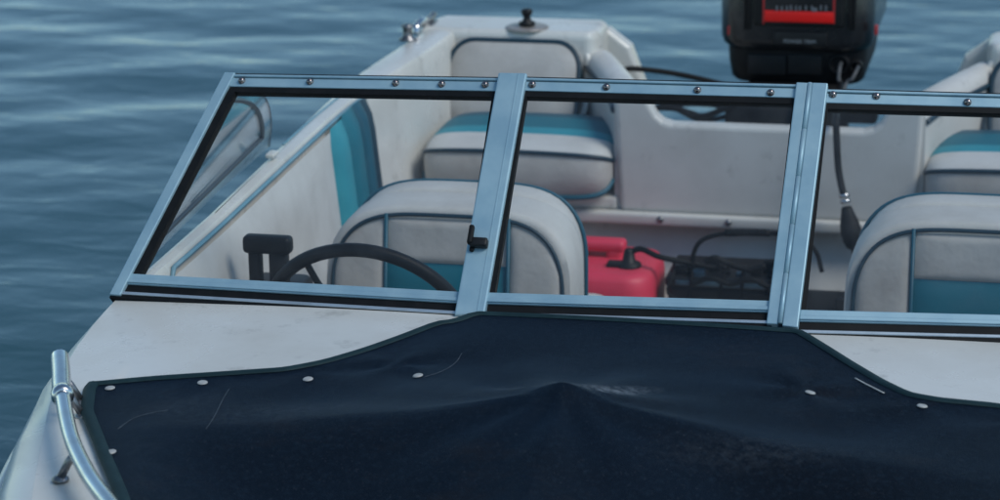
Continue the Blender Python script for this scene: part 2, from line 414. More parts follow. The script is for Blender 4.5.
# foredeck, with turned-down trailing edge under the windshield
def pw(x, pts):
    for (x0, y0), (x1, y1) in zip(pts, pts[1:]):
        if x <= x1: return y0+(y1-y0)*max(0, (x-x0)/(x1-x0))
    return pts[-1][1]
def x_side(y): return pw(-y, [(.385, .803), (.50, .768), (.70, .668), (.88, .575), (1.3, .40), (1.6, .23), (1.86, .03)])
def well(x, y):      # open bow well under the cover
    d = min(x_side(y)-.015-abs(x), -.40-y, y+1.75)
    return .30*smooth01(d/.09)
rows = []; yy = [-2.15, -2.05, -1.9, -1.8, -1.7, -1.6, -1.45, -1.3, -1.2, -1.1, -1., -.95, -.9, -.85, -.8, -.75, -.7, -.6, -.55, -.5, -.45, -.4, -.3, -.2, -.1, 0, .06, .12]
for y in yy:
    xe = max(.02, beam(y)-shoulder(y)); rows.append([(xe*(i/60-1), y, deck_z(xe*(i/60-1), y) - well(xe*(i/60-1), y)) for i in range(121)])
xe = beam(.12)-shoulder(.12)
rows.append([(xe*(i/60-1), .145, deck_z(xe*(i/60-1), .12)-.012) for i in range(121)])
rows.append([(xe*(i/60-1), .150, deck_z(xe*(i/60-1), .12)-.06) for i in range(121)])
link('foredeck', *loft(rows, closed=False), 'gel', boat, auto=50)
# gunwales and inner sides
def inner(y): return .917 + .024*smooth01((y-.3)/1.3) - .058*smooth01((y-1.5)/.9)
gy = [.13, .3, .6, 1., 1.4, 1.6, 1.7, 1.8, 1.9, 2.0, 2.1, 2.4, 2.56]
for s in (-1, 1):
    rings = []
    for y in gy:
        b = beam(y); xi = inner(y)
        prof = [(b-shoulder(y), .7445), (b-.035, .752), (xi+.022, .752), (xi+.006, .748), (xi, .736), (xi-.002, .70), (xi-.012, .60), (xi-.05, .30), (xi-.09, .13)]
        rings.append([(s*x, y, z) for x, z in prof])
    link('gunwale', *loft(rings, closed=False), 'gel', boat, auto=45)
    pth = [Vector((s*(inner(y)-.004), y, .738)) for y in (.27, .32, .4, .6, 1., 1.4, 1.6, 1.75)]
    link('coaming_trim', *tube([pth[0]+Vector((s*-.012, -.03, -.16)), pth[0]+Vector((s*-.002, -.025, -.035))] + catmull(pth, 4), .0050, 8), 'trim', boat)
    # thin channel line along the top of the gunwale
    pth = [Vector((s*(inner(y)+.035), y, .7525)) for y in (1.15, 1.4, 1.6)]
    link('channel_line', *tube(catmull(pth, 4), .004, 6, flat=.5), 'trim', boat)
fl = [(-.83, .1, .135), (.83, .1, .135), (.83, 2.5, .135), (-.83, 2.5, .135)]
link('floor', *slab(fl, (0, 0, 1), -.02, 0), 'gel_in', boat, smooth=False)

# consoles under the windshield
for s in (-1, 1):
    poly = [(.155, .70), (.20, .665), (.30, .62), (.33, .58), (.33, .14), (.02, .14), (.02, .70)]
    x0, x1 = (.27, .87)
    xa = -x1 if s < 0 else x0
    o = link('dash_console', *slab([(xa, y, z) for y, z in poly], (1, 0, 0), 0, x1-x0), 'gel_in', boat, smooth=False); bevel(o, .012, 3)

# ---- side upholstery (starboard shows its striped aft end)
def side_panel(s):
    def px(y, z): return s*(inner(y)-.012 - .10*max(0, .70-z))
    def strip(y0, y1, z0, z1, m, parent, nm, proud=.018):
        rows = []
        for i in range(13):
            z = z0+(z1-z0)*i/12; e = min(1, min(i, 12-i)/1.2)
            row = []
            for j in range(9):
                y = y0+(y1-y0)*j/8; f = min(1, min(j, 8-j)/1.0)
                bul = proud*(.55 + .45*math.sin(math.pi*j/8)**.5)*min(e, 1)*min(f, 1)
                row.append((px(y, z)-s*(.003+bul), y, z))
            rows.append(row)
        return link(nm, *loft(rows, closed=False), m, parent)
    p = strip(.24, 1.36, .30, .730, 'vinyl_w', boat, 'side_upholstery')
    strip(1.36, 1.46, .30, .738, 'teal_l', p, 'stripe', .024)
    strip(1.46, 1.55, .30, .745, 'teal', p, 'stripe', .028)
    strip(1.55, 1.61, .30, .748, 'teal_d', p, 'stripe', .030)
    strip(1.61, 1.65, .30, .745, 'navy', p, 'stripe', .026)
side_panel(-1); side_panel(1)

# ---- stern mouldings
YB = 1.95
half = [(.36, .405), (.375, .70), (.315, .70), (.295, .692), (.283, .672), (.272, .652), (.255, .638), (.232, .632)]
poly = half + [(-x, z) for x, z in reversed(half)]
bevel(link('stern_bulkhead', *prism_y(poly, YB, YB+.05), 'gel_in', boat, smooth=False), .012, 3)
o = MB().add(rbox((0, YB+.005, .392), (1.70, .05, .030), .008)).build('bulkhead_lip', 'gel_in', boat)
for u, v in ((660, 208), (728, 219)):
    p = on_y(u, v, YB-.021); link('screw', *lathe((p.x, YB-.020, .394), (0, -1, 0), [(.009, 0), (.009, .002), (.006, .005), (.001, .006)], 12), 'steel_d', o)
bevel(link('locker_back', *slab([(-.83, 1.90, .135), (.83, 1.90, .135), (.83, 2.04, .385), (-.83, 2.04, .385)], (0, 1, 0), 0, .02), 'gel_in', boat, smooth=False), .004)
for s in (-1, 1):
    # seat shelf
    MB().add(rbox((s*.615, 2.17, .423), (.49, .43, .032), .008)).build('seat_shelf', 'gel_in', boat)
    # quarter deck: the stern corner, behind the seat back
    pl = [(.515, 2.395), (.50, 2.44), (.50, 2.555), (.515, 2.585), (.955, 2.585), (.972, 2.54), (.985, 2.395)]
    bevel(link('quarter_deck', *slab([(s*x, y, .43) for x, y in pl], (0, 0, 1), 0, .327), 'gel', boat, smooth=False), .02, 4)
    # well side wall: rounded moulding from the bulkhead to the quarter deck
    ring = []
    for t in [i/10 for i in range(11)]:
        y = YB+.02 + t*.46; x = .335 + .165*t**1.2; zt = .695+.012*t; hw = .043
        prof = [(x-hw, .40), (x-hw, zt-.035)] + [(x-hw*math.cos(a), zt-.035+.035*math.sin(a)) for a in [math.pi*k/8 for k in range(1, 8)]] + [(x+hw, zt-.035), (x+hw, .40)]
        ring.append([(s*px, y, pz) for px, pz in prof])
    ws = link('well_side', *loft(ring), 'gel_in', boat, auto=50)
    link('seam', *tube(catmull([Vector((s*(.335+.165*t**1.2+.046), YB+.02+t*.46, .655+.012*t)) for t in (.0, .25, .5, .75, 1.)], 4), .0065, 8), 'navy', ws)
link('well_floor', *slab([(-.44, 1.98, .40), (.44, 1.98, .40), (.47, 2.56, .37), (-.47, 2.56, .37)], (0, 0, 1), -.02, 0), 'gel_in', boat, smooth=False)

# ---- stern seats (jump seats in each quarter)
def stern_seat(s):
    cx = s*.620; W = .239
    # cushion: profile in (y, z) swept across; each colour band is its own strip
    y0, y1, zb, zt = 1.895, 2.29, .442, .582
    front = [(y1, zb), (2.1, zb), (y0+.02, zb), (y0+.004, zb+.012), (y0-.006, zb+.05), (y0-.004, zb+.085), (y0+.006, zb+.112)]
    band_w = [(y0+.006, zb+.112), (y0+.018, zb+.121), (y0+.045, zb+.129), (y0+.07, zb+.132), (y0+.100, zb+.135)]
    band_l = [(y0+.100, zb+.135), (y0+.125, zb+.138), (y0+.150, zb+.1395)]
    band_t = [(y0+.150, zb+.1395), (y0+.20, zb+.141), (y0+.26, zb+.140)]
    band_d = [(y0+.26, zb+.140), (y0+.32, zb+.135), (y1-.02, zb+.12), (y1, zb+.09), (y1, zb)]
    N = 26; xs = [math.sin((i/N-.5)*math.pi)*W for i in range(N+1)]; cy_, cz_ = (y0+y1)/2, (zb+zt)/2
    def sc(x): return max(.02, (1-abs(x/W)**7))**(1/3.2)
    def sweep(prof): return loft([[(cx+x, cy_+(y-cy_)*(.55+.45*sc(x)), cz_+(z-cz_)*(.25+.75*sc(x))+.006*(1-(x/W)**2)*(z > cz_)) for y, z in prof] for x in xs], closed=False)
    def pt(x, y, z): return Vector((cx+x, cy_+(y-cy_)*(.55+.45*sc(x)), cz_+(z-cz_)*(.25+.75*sc(x))+.006*(1-(x/W)**2)*(z > cz_)))
    seat = link('stern_seat', *sweep(front), 'vinyl_g', boat, auto=60)
    for b_, m_ in ((band_w, 'vinyl_w'), (band_l, 'teal_l'), (band_t, 'teal'), (band_d, 'teal_d')): link('cushion_band', *sweep(b_), m_, seat)
    for e in (0, N):      # end caps
        allp = front[:-1]+band_w[:-1]+band_l[:-1]+band_t[:-1]+band_d[:-1]
        link('cushion_end', [pt(xs[e], y, z) for y, z in allp], [tuple(range(len(allp)))], 'vinyl_g', seat, smooth=False)
    loop = [pt(x, y0+.003, zb+.112) for x in xs] + [pt(xs[-1], y, zb+.115) for y in (2.0, 2.15)]
    link('piping', *tube([pt(xs[0], y, zb+.115) for y in (2.15, 2.0)] + loop, .0055, 8), 'navy', seat)
    link('piping', *tube([pt(x, y0+.008, zb+.006)+Vector((0, -.004, 0)) for x in xs], .0065, 8), 'teal_d', seat)
    # seat back pad with piping
    bx = -.713 if s < 0 else .692; Wb, Hb = .174, .112; zc = .622; yb = 2.335
    def outline(sc_, y): return [(bx+x*sc_, y+.05*(z*sc_)/Hb, zc+z*sc_) for x, z in rrect(2*Wb, 2*Hb, .065, 7)]
    rings = [outline(1, yb+.05), outline(1, yb), outline(.985, yb-.012), outline(.95, yb-.018), outline(.8, yb-.026), outline(.5, yb-.032), outline(.2, yb-.034)]
    bk = link('stern_backrest', *loft(rings), 'vinyl_g', boat, auto=60)
    link('piping', *tube([Vector(p) for p in outline(1.0, yb-.010)], .0075, 8, closed=True), 'navy', bk)
    hs = [(bx+x*1.10, yb+.035+.05*z*1.1/Hb, zc+.004+z*1.06) for x, z in rrect(2*Wb, 2*Hb, .075, 7)]
    link('backrest_surround', *tube(hs, .009, 8, closed=True), 'gel', bk)
stern_seat(-1); stern_seat(1)

# ---- back-to-back seats
def cockpit_seat(cx, dz, name):
    W = .260; zt = .735+dz; zb = .30+dz; yf = .70
    lean = .16                                              # top leans aft
    def top(x, w_, z1, z0, n=4.2, drop=.155): return z1 - drop*(1-(max(0, 1-abs(x/w_)**n))**(1/2.2))
    def pad(w_, z1, yface, depth, m, nm, parent, sign):
        # body: outline rings
        xs = [w_*math.sin((i/28-.5)*math.pi) for i in range(29)]
        out = [(x, top(x, w_, z1, zb)) for x in xs] + [(w_*1.03, zb), (-w_*1.03, zb)]
        cz = (z1+zb)/2+.05
        def ring(sc_, y): return [(cx+x*sc_, y+lean*(cz+(z-cz)*sc_-zb)*1., cz+(z-cz)*sc_) for x, z in out]
        e = depth
        rr = [ring(.9, yface+sign*e), ring(.97, yface+sign*e*.93), ring(1, yface+sign*e*.7), ring(1, yface+sign*e*.22), ring(.994, yface+sign*e*.08), ring(.978, yface+sign*e*.01), ring(.93, yface), ring(.6, yface), ring(.3, yface)]
        return link(nm, *loft(rr), m, parent, auto=60)
    body = pad(W, zt, yf, .17, 'vinyl', name, boat, 1)
    rear = pad(W*.95, zt+.006, yf+.12, .10, 'vinyl', 'rear_backrest', body, 1)
    # front panels
    Wi = W*.925; zi = zt-.014
    def fy(x, z, off=0): return yf + lean*(z-zb) - off
    xa = W*.49
    def panel(x0, x1, zlo, zhi, m, nm, puff=.010):
        rows = []
        for i in range(15):
            x = x0+(x1-x0)*i/14; row = []
            zl = zlo; zh = zhi if zhi is not None else top(x, Wi, zi, zb)
            for j in range(19):
                t = j/18; z = zl+(zh-zl)*t
                e = min(1., min(i, 14-i)/2.5, min(j, 18-j)/2.5) if True else 1
                row.append((cx+x, fy(x, z, .004+puff*math.sqrt(e)), z))
            rows.append(row)
        return link(nm, *loft(rows, closed=False), m, body)
    zteal = zt-.112
    panel(-Wi, -xa, zb+.02, None, 'vinyl_g', 'bolster', .010); panel(xa, Wi, zb+.02, None, 'vinyl_g', 'bolster', .010)
    panel(-xa, xa, zteal, zi-.010, 'vinyl_g', 'back_panel', .007); panel(-xa, xa, zb+.02, zteal, 'teal', 'back_panel', .007)
    xs = [Wi*math.sin((i/40-.5)*math.pi) for i in range(41)]
    loop = [Vector((cx-Wi, fy(0, zb+.02, .006), zb+.02))] + [Vector((cx+x, fy(x, top(x, Wi, zi, zb), .008), top(x, Wi, zi, zb))) for x in xs] + [Vector((cx+Wi, fy(0, zb+.02, .006), zb+.02))]
    link('piping', *tube(loop, .0042, 8), 'navy', body)
    for x in (-xa, xa): link('piping', *tube([Vector((cx+x, fy(x, z, .010), z)) for z in (zb+.02, (zb+zi)/2, zi)], .0042, 8), 'teal_d', body)
    # outer edge piping of the rear pad
    z1 = zt+.004
    lp = [Vector((cx+x, yf+.185+lean*(top(x, W*.97, z1, zb)-zb), top(x, W*.97, z1, zb)+.001)) for x in [W*.97*math.sin((i/40-.5)*math.pi) for i in range(41)]]
    lp = [Vector((cx-W*.99, yf+.19, zb+.05))]+lp+[Vector((cx+W*.99, yf+.19, zb+.05))]
    link('piping', *tube(lp, .0042, 8), 'teal_d', body)
    # seat cushions and base boxes
    for yc, nm, zc_ in ((yf-.20, 'seat_cushion', .36), (yf+.50, 'rear_cushion', .315)):
        MB().add(rbox((cx, yc, zc_), (.46, .42, .12), .045, 4)).build(nm, 'vinyl', body)
        MB().add(rbox((cx, yc, .215), (.44, .36, .16), .02, 3)).build('seat_base', 'gel_in', body)
cockpit_seat(-.503, 0, 'helm_seat'); cockpit_seat(.558, .018, 'passenger_seat')

# ---- steering wheel and throttle
wc = Vector((-.588, .46, .572)); ax = Vector((0, .92, .39)).normalized()     # wheel leans towards the bow at the top
e1 = Vector((1, 0, 0)); e2 = ax.cross(e1).normalized(); e2 = e2 if e2.z > 0 else -e2
RW = .200
wheel = link('steering_wheel', *tube([wc+e1*RW*math.cos(a)+e2*RW*math.sin(a) for a in [2*math.pi*i/64 for i in range(64)]], .0135, 12, closed=True), 'plastic', boat)
link('hub', *lathe(wc-ax*.03, ax, [(.012, -.12), (.018, -.03), (.045, 0), (.05, .02), (.045, .035), (.02, .04)], 20), 'plastic', wheel)
for a in (5, 122, 245):
    d = e1*math.cos(R(a))+e2*math.sin(R(a)); o_ = e1*-math.sin(R(a))+e2*math.cos(R(a))
    link('spoke', *tube(catmull([wc+d*.03, wc+d*.09-ax*.012+o_*.01, wc+d*.14-ax*.005+o_*.012, wc+d*RW], 6), .011, 8, flat=.6), 'plastic', wheel)
tp_ = on_y(268, 246, .50)
thr = MB().add(rbox((tp_.x, .50, tp_.z+.004), (.098, .034, .036), .010, 3)).build('throttle_lever', 'plastic', boat)
MB().add(rbox((tp_.x-.028, .505, tp_.z-.065), (.024, .03, .115), .006, 2)).add(rbox((tp_.x+.020, .505, tp_.z-.065), (.036, .03, .115), .006, 2)).build('lever_arm', 'plastic', thr)
MB().add(rbox((-.80, .51, .565), (.12, .20, .14), .02, 3)).build('control_box', 'plastic', thr)

# ================================================================== WINDSHIELD
B0 = Vector((-.27, 0, .772)); T0 = Vector((-.27, .333, 1.108)); B1 = Vector((.27, 0, .772))
NC = (B1-B0).cross(T0-B0).normalized(); NC = NC if NC.y < 0 else -NC                    # centre panel, facing forward
BL = Vector((-.947, .049, .748))
NL = (T0-B0).cross(BL-B0).normalized(); NL = NL if NL.y < 0 else -NL                    # starboard panel
def c_(u, v): return on_plane(u, v, B0, NC)
def l_(u, v): return on_plane(u, v, B0, NL)
def mirror(P): return [Vector((-p.x, p.y, p.z)) for p in P]
NR = Vector((-NL.x, NL.y, NL.z))
def lerp(a, b, t): return a+(b-a)*t

def bars_for(quad, n, parent, first, side):
    """quad: outer corners bl, br, tr, tl (world).  Frame bars, gaskets, pane, screws of one panel.  side: widths in metres of left/right stiles"""
    bl, br, tr, tl = quad
    U = (br-bl).normalized(); Vd = n.cross(U); Vd = Vd if Vd.z > 0 else -Vd
    def at(h, e0, e1):       # a strip across at height fractions by distance from bottom or top
        pass
    def bl_up(h): return lerp(bl, tl, h/(tl-bl).length)
    def br_up(h): return lerp(br, tr, h/(tr-br).length)
    def tl_dn(h): return lerp(tl, bl, h/(tl-bl).length)
    def tr_dn(h): return lerp(tr, br, h/(tr-br).length)
    wl, wr, gl_, gr_ = side
    m = MB()
    # bottom: light trim, black channel, aluminium rail with a stepped lip
    m.add(slab([bl_up(.026), br_up(.026), br_up(.048), bl_up(.048)], n, -.010, .010))
    m.add(slab([bl_up(.028), br_up(.028), br_up(.036), bl_up(.036)], n, .010, .0135))
    # top rail: face and upper lip
    m.add(slab([tl_dn(.0285), tr_dn(.0285), tr_dn(.009), tl_dn(.009)], n, -.010, .009))
    m.add(slab([tl_dn(.0075), tr_dn(.0075), tr_dn(.0025), tl_dn(.0025)], n, -.010, .012))
    # stiles
    if wl: m.add(slab([bl, bl+U*wl, tl+U*wl, tl], n, -.011, .0145))
    if wr: m.add(slab([br-U*wr, br, tr, tr-U*wr], n, -.011, .0145))
    if not wl and not wr:        # centre panel: hidden stiles inside the posts tie its two rails together
        m.add(slab([bl-U*.010, bl+U*.002, tl+U*.002, tl-U*.010], n, -.0095, .0085)); m.add(slab([br-U*.002, br+U*.010, tr+U*.010, tr-U*.002], n, -.0095, .0085))
    panel = m.build(first, 'alu', parent, smooth=False); bevel(panel, .0018, 2)
    o = link('lower_trim', *slab([bl_up(.0035), br_up(.0035), br_up(.0095), bl_up(.0095)], n, -.008, .012), 'alu_light', panel, smooth=False); bevel(o, .0015, 2)
    g = MB()
    g.add(slab([bl_up(.0095), br_up(.0095), br_up(.026), bl_up(.026)], n, -.008, .006))
    g.add(slab([bl_up(-.004), br_up(-.004), br_up(.0035), bl_up(.0035)], n, -.012, .009))
    g.add(slab([tl_dn(.040), tr_dn(.040), tr_dn(.0285), tl_dn(.0285)], n, -.008, .007))
    g.add(slab([tl_dn(.009), tr_dn(.009), tr_dn(.0075), tl_dn(.0075)], n, -.009, .004))
    g.add(slab([tl_dn(.0025), tr_dn(.0025), tr_dn(.0), tl_dn(.0)], n, -.009, .010))
    a, b = wl, wr
    if gl_: g.add(slab([bl_up(.046)+U*a, bl_up(.046)+U*(a+gl_), tl_dn(.038)+U*(a+gl_), tl_dn(.038)+U*a], n, -.007, .008))
    if gr_: g.add(slab([br_up(.046)-U*(b+gr_), br_up(.046)-U*b, tr_dn(.038)-U*b, tr_dn(.038)-U*(b+gr_)], n, -.007, .008))
    g.build('gasket', 'rubber', panel, smooth=False)
    pane = link('pane', *slab([bl_up(.044)+U*(a+.004), br_up(.044)-U*(b+.004), tr_dn(.036)-U*(b+.004), tl_dn(.036)+U*(a+.004)], n, -.0015, .0015), 'glass', panel, smooth=False)
    return panel, U, Vd
# corner points from the photograph, on the panel planes
lbl, lbr, ltr, ltl = l_(112, 298), l_(462, 319), l_(500, 80), l_(227, 76)
cbl, cbr, ctr, ctl = c_(485, 319.5), c_(772, 328.5), c_(800, 86.5), c_(524, 79.5)
SCREW = None
def screws(panel, pts, n):
    global SCREW
    if SCREW is None:
        v, f = lathe((0, 0, 0), (0, 0, 1), [(.0072, 0), (.0072, .0015), (.0060, .0035), (.0045, .006), (.003, .007), (.001, .0072)], 12)
        s = link('screw', v, f, 'screw', None); SCREW = s.data; bpy.data.objects.remove(s)
    q = n.to_track_quat('Z', 'Y')
    for p in pts:
        o = bpy.data.objects.new('screw', SCREW); C.objects.link(o); o.location = p+n*.009; o.rotation_mode = 'QUATERNION'; o.rotation_quaternion = q; attach(o, panel)
pl_, _, _ = bars_for([lbl, lbr, ltr, ltl], NL, boat, 'windshield_panel', (.0215, 0, .0155, .0075))
screws(pl_, [l_(u, v) for u, v in ((243.5, 83.5), (311.5, 84.5), (397, 86), (443, 87), (486.5, 87.5))], NL)
pc_, _, _ = bars_for([cbl, cbr, ctr, ctl], NC, boat, 'windshield_panel', (0, 0, .0115, .0085))
screws(pc_, [c_(u, v) for u, v in ((533, 87.5), (607, 90), (698, 93), (771, 95.5))], NC)
DR = Vector((0, .035, .006)); rq = [mirror([lbr])[0], mirror([lbl])[0]+DR, mirror([ltl])[0]+DR, mirror([ltr])[0]]
NR = (rq[1]-rq[0]).cross(rq[3]-rq[0]).normalized(); NR = NR if NR.y < 0 else -NR
pr_, _, _ = bars_for(rq, NR, boat, 'windshield_panel', (0, .0215, .0095, .0155))
def r_(u, v): return on_plane(u, v, B1, NR)
screws(pr_, [r_(u, v) for u, v in ((832.5, 97.5), (876, 99), (967, 105))], NR)
# latch post
def quad(fn, px): return [fn(u, v) for u, v in px]
post = link('latch_post', *slab(quad(c_, ((456, 319.5), (486, 319.5), (528.5, 78), (500, 77.5))), NC, -.012, .018), 'alu', boat, smooth=False); bevel(post, .003, 3)
link('post_ridge', *slab(quad(c_, ((478.2, 319), (479.2, 319), (520.7, 79), (519.7, 79))), NC, .0175, .019), 'alu', post, smooth=False)
lp0 = c_(472.5, 249.5) + NC*.018
Uc = (B1-B0).normalized(); Vc = NC.cross(Uc); Vc = Vc if Vc.z > 0 else -Vc
MT = Matrix((Uc, Vc, NC)).transposed()
la = MB().add(rbox(lp0+Uc*.016+NC*.008, (.032, .017, .016), .004, 2, MT)).build('latch', 'plastic', post)
MB().add(rbox(lp0+Uc*.001+Vc*.012+NC*.014, (.009, .036, .012), .003, 2, MT)).add(rbox(lp0+Uc*.004-Vc*.010+NC*.003, (.008, .010, .006), .002, 2, MT)).build('latch_lever', 'rubber', post)
# hinge post: two leaves and a barrel
h1 = link('hinge_post', *slab(quad(c_, ((767, 328), (778.5, 328.5), (808.5, 87.5), (797, 87))), NC, -.012, .017), 'alu', boat, smooth=False); bevel(h1, .002, 2)
h2 = link('hinge_leaf', *slab(quad(c_, ((783, 330.5), (798.5, 332.5), (828.5, 88.5), (813, 88))), NC, -.012, .019), 'alu', h1, smooth=False); bevel(h2, .002, 2)
link('hinge_bed', *slab(quad(c_, ((778.5, 329), (783, 330), (813, 88), (808.5, 88))), NC, -.010, .006), 'alu_d', h1, smooth=False)
a0, a1 = c_(780.6, 328)+NC*.0165, c_(810.8, 88)+NC*.0165
for i in range(5):
    link('hinge_barrel', *tube([lerp(a0, a1, i/5+.0015), lerp(a0, a1, (i+1)/5-.0015)], .0045, 10), 'alu', h1)
# side wings running aft along the gunwales
WA, WB = on_z(155, 242, .80), on_z(261, 138, .80)
NW = (WB-WA).cross(ltl-WA).normalized()
def wing(s):
    def W_(px, k=1): return [on_plane(u, v, WA, NW) for u, v in px]
    def mm(P): return mirror(P) if s > 0 else P
    n = Vector((-NW.x, NW.y, NW.z)) if s > 0 else NW
    low = W_(((137, 260), (155, 242), (205, 193), (240, 158.5), (261, 138)))
    frame = link('side_wing', *tube(mm(catmull(low, 4)), .0062, 8), 'alu_d', boat)
    curve = catmull(W_(((269, 146), (271, 125), (268.5, 106), (262, 94), (250, 87), (234, 82))), 5)
    outl = W_(((121, 288), (160, 248), (215, 194))) + curve + W_(((226, 84),))
    link('pane', *slab(mm(outl), n, -.0015, .0015), 'glass_side', frame, smooth=False)
    link('edge_trim', *tube(mm(curve), .0022, 8), 'alu_d', frame)
    gk = catmull(W_(((261, 138), (261, 126), (257, 112), (251, 104.5), (243, 101.5), (233, 100.5), (224, 102))), 5)
    link('gasket', *tube(mm(gk), .0075, 8, flat=.6), 'navy', frame)
    ft = WB+Vector((.02, .01, 0)); ft = Vector((s*abs(ft.x), ft.y, .762))
    MB().add(rbox(ft, (.020, .04, .010), .004)).build('wing_foot', 'gel', frame)
wing(-1); wing(1)

# ================================================================== BOW RAIL AND DECK FITTINGS
def rail(s):
    z0 = .795
    pts = [(on_z(60, 358, z0)), on_z(61, 372, z0), on_z(62.5, 395, z0), on_z(71, 437, z0+.002), on_z(88, 474, z0+.006), on_z(108, 502, z0+.012)]
    last = pts[-1]
    pts += [on_z(132, 532, z0+.018), on_z(165, 568, z0+.025), Vector((-.28, -1.60, .83)), Vector((-.12, -1.82, .84)), Vector((0, -1.90, .84))]
    pts = [Vector((-s*p.x if s > 0 else p.x, p.y, p.z)) for p in pts]
    path = catmull(pts, 8)
    rl = link('bow_rail', *tube(path, .0122, 14), 'steel', boat, auto=40)
    link('rail_sleeve', *tube(path[:17], .0152, 14), 'steel', rl, auto=40)
    d = (path[17]-path[15]).normalized()
    link('rail_collar', *lathe(path[16], d, [(.015, -.012), (.0178, -.009), (.0178, .006), (.015, .010), (.013, .011)], 16), 'steel', rl)
    for i, sd_ in ((9, 1), (14, 1), (27, -1)):
        p = path[min(i, len(path)-1)]; q = Vector((p.x-s*.030*sd_, p.y+.004, deck_z(p.x, p.y)+.004))
        link('rail_bracket', *MB().add(tube([p, (p+q)/2+Vector((0, 0, .004)), q], .0065, 8)).add(lathe(q-Vector((0, 0, .004)), (0, 0, 1), [(.013, 0), (.013, .004), (.008, .008), (.001, .009)], 12)).__dict__.values(), 'steel_d', rl)
    for i in (4, 48, 64):
        if i < len(path):
            p = path[i]; link('rail_foot', *tube([p, Vector((p.x, p.y, deck_z(p.x, p.y)-.003))], .009, 10), 'steel_d', rl)
rail(-1); rail(1)
def cleat(u, v, nm='cleat'):
    p = on_z(u, v, .752)
    b_ = MB().add(rbox((p.x, p.y, .756), (.030, .07, .008), .003)).build(nm, 'steel_d', boat)
    link('horn', *tube(catmull([Vector((p.x, p.y-.045, .772)), Vector((p.x, p.y-.015, .770)), Vector((p.x, p.y+.015, .770)), Vector((p.x, p.y+.045, .772))], 4), .009, 8), 'steel_d', b_)
    for d in (-.018, .018): link('stem', *tube([Vector((p.x, p.y+d, .757)), Vector((p.x, p.y+d, .770))], .006, 8), 'steel', b_)
cleat(430, 25)
p = on_z(408, 40, .752)
f_ = link('rail_socket', *lathe((p.x, p.y, .752), (0, 0, 1), [(.024, 0), (.024, .004), (.014, .008), (.012, .03), (.016, .034), (.016, .04), (.004, .042)], 14), 'steel_d', boat)
p = on_z(417, 33, .752)
link('rail_socket', *tube(catmull([(p.x, p.y-.01, .752), (p.x, p.y, .770), (p.x+.005, p.y+.03, .778), (p.x+.006, p.y+.06, .772), (p.x+.006, p.y+.07, .752)], 6), .010, 10), 'steel', boat)
p = on_z(527, 27.5, .757)
pl0 = link('stern_fitting', *lathe((p.x, p.y, .757), (0, 0, 1), [(.058, 0), (.058, .002), (.054, .004), (.001, .0045)], 28), mat('tarnished_plate', (.40, .36, .33), .45, .5, col2=(.3, .27, .25), scale=30), boat)
link('socket_post', *lathe((p.x, p.y, .764), (0, 0, 1), [(.022, 0), (.022, .008), (.012, .012), (.009, .022), (.014, .030), (.016, .036), (.013, .042), (.001, .044)], 14), 'plastic', pl0)

# ================================================================== BOW COVER
XC = .803
EDGE = [(on_z(u, v, .757 + (.018 if 440 < u < 830 else .004))) for u, v in ((90, 381), (150, 379), (220, 377.5), (285, 375.5), (325, 369), (365, 358), (405, 344.5), (440, 331), (462, 323))]
EDGE = [(p.x, p.y) for p in EDGE] + [(-.283, -.022), (-.20, -.022), (.20, -.022), (.272, -.022)] + [(p.x, p.y) for p in [on_z(u, v, .762) for u, v in ((795, 338), (822, 354), (850, 371), (880, 388), (908, 400.5), (940, 405), (1000, 408.5))]] + [(.83, -.33)]
EDGE = [(-.803, EDGE[0][1])] + [e for e in EDGE if -.79 < e[0] < .79] + [(.803, -.365)]
def y_aft(x):
    def lin(q): return pw(q, EDGE)
    return min(-.022, sum(lin(x+d)*w_ for d, w_ in ((-.012, .25), (0, .5), (.012, .25))))
YC0, YBOW = y_aft(XC), -1.86
PK = Vector((0, -.56))
def cover_pt(s, t):
    yy = YC0 + (YBOW-YC0)*t
    k = (1-t)**3
    x = s*lerp(x_side(yy), XC, 0) if t > 0 else s*XC
    y = yy + (y_aft(s*XC)-YC0)*k
    edge = min(1-abs(s), 1) * x_side(yy); edge2 = (y_aft(x)-y)
    m_ = 1-math.exp(-max(0, min(edge, 9))/.10)
    m2 = 1-math.exp(-max(0, edge2)/.16); md = smooth01(edge/.28)
    base = deck_z(x, y) + .007
    if abs(x) < .30 and t < .3: base = max(base, .766)
    dx, dy = x-PK.x, y-PK.y
    r_ = math.sqrt(dx*dx+dy*dy+.0006)
    rf = math.sqrt(dx*dx+(dy*(1.6 if dy < 0 else .8))**2+.0002)
    peak = .041*math.exp(-rf/.065) + .016*math.exp(-(dx*dx/.10+dy*dy/.035))
    ridge = .030*math.exp(-abs(dy+.10*abs(dx))/.20)*math.exp(-abs(dx)/.9) - .016*math.exp(-((abs(dx)-.42)**2/.03+(dy-.12)**2/.015))
    fr = .030*math.exp(-math.sqrt(dx*dx+.0003)/.10)*(smooth01(-dy/.20) if dy < 0 else 0)*max(0, 1+dy/1.4)
    drop = -.150*smooth01((-dy-.0+.10*abs(dx))/.75)*(1-.5*math.exp(-abs(dx)/.15))
    th = math.atan2(dx, -dy)
    pull = .0045*math.sin(9*th+1.3)*math.exp(-r_/.45)*smooth01(r_/.10)           # tension folds from the prop
    for hx, hy in ((-.77, -.40), (-.62, -.37), (-.46, -.34), (-.33, -.30), (.33, -.30), (.50, -.32), (.66, -.36)):   # folds at the snaps
        ex, ey = x-hx, y-hy; rr2 = math.sqrt(ex*ex+ey*ey)
        pull += .0060*math.cos(4*math.atan2(ex, ey)+hx*5)*math.exp(-rr2/.13)*smooth01(rr2/.03)
    wr = pull + .0030*math.sin(9*x+5*y+2*math.sin(4*y))*math.sin(7*y-3*x) + .0012*math.sin(23*x-14*y+2*math.sin(9*y))
    return Vector((x, y, base + (peak+ridge+fr+wr)*m_*m2 + drop*md*m2))
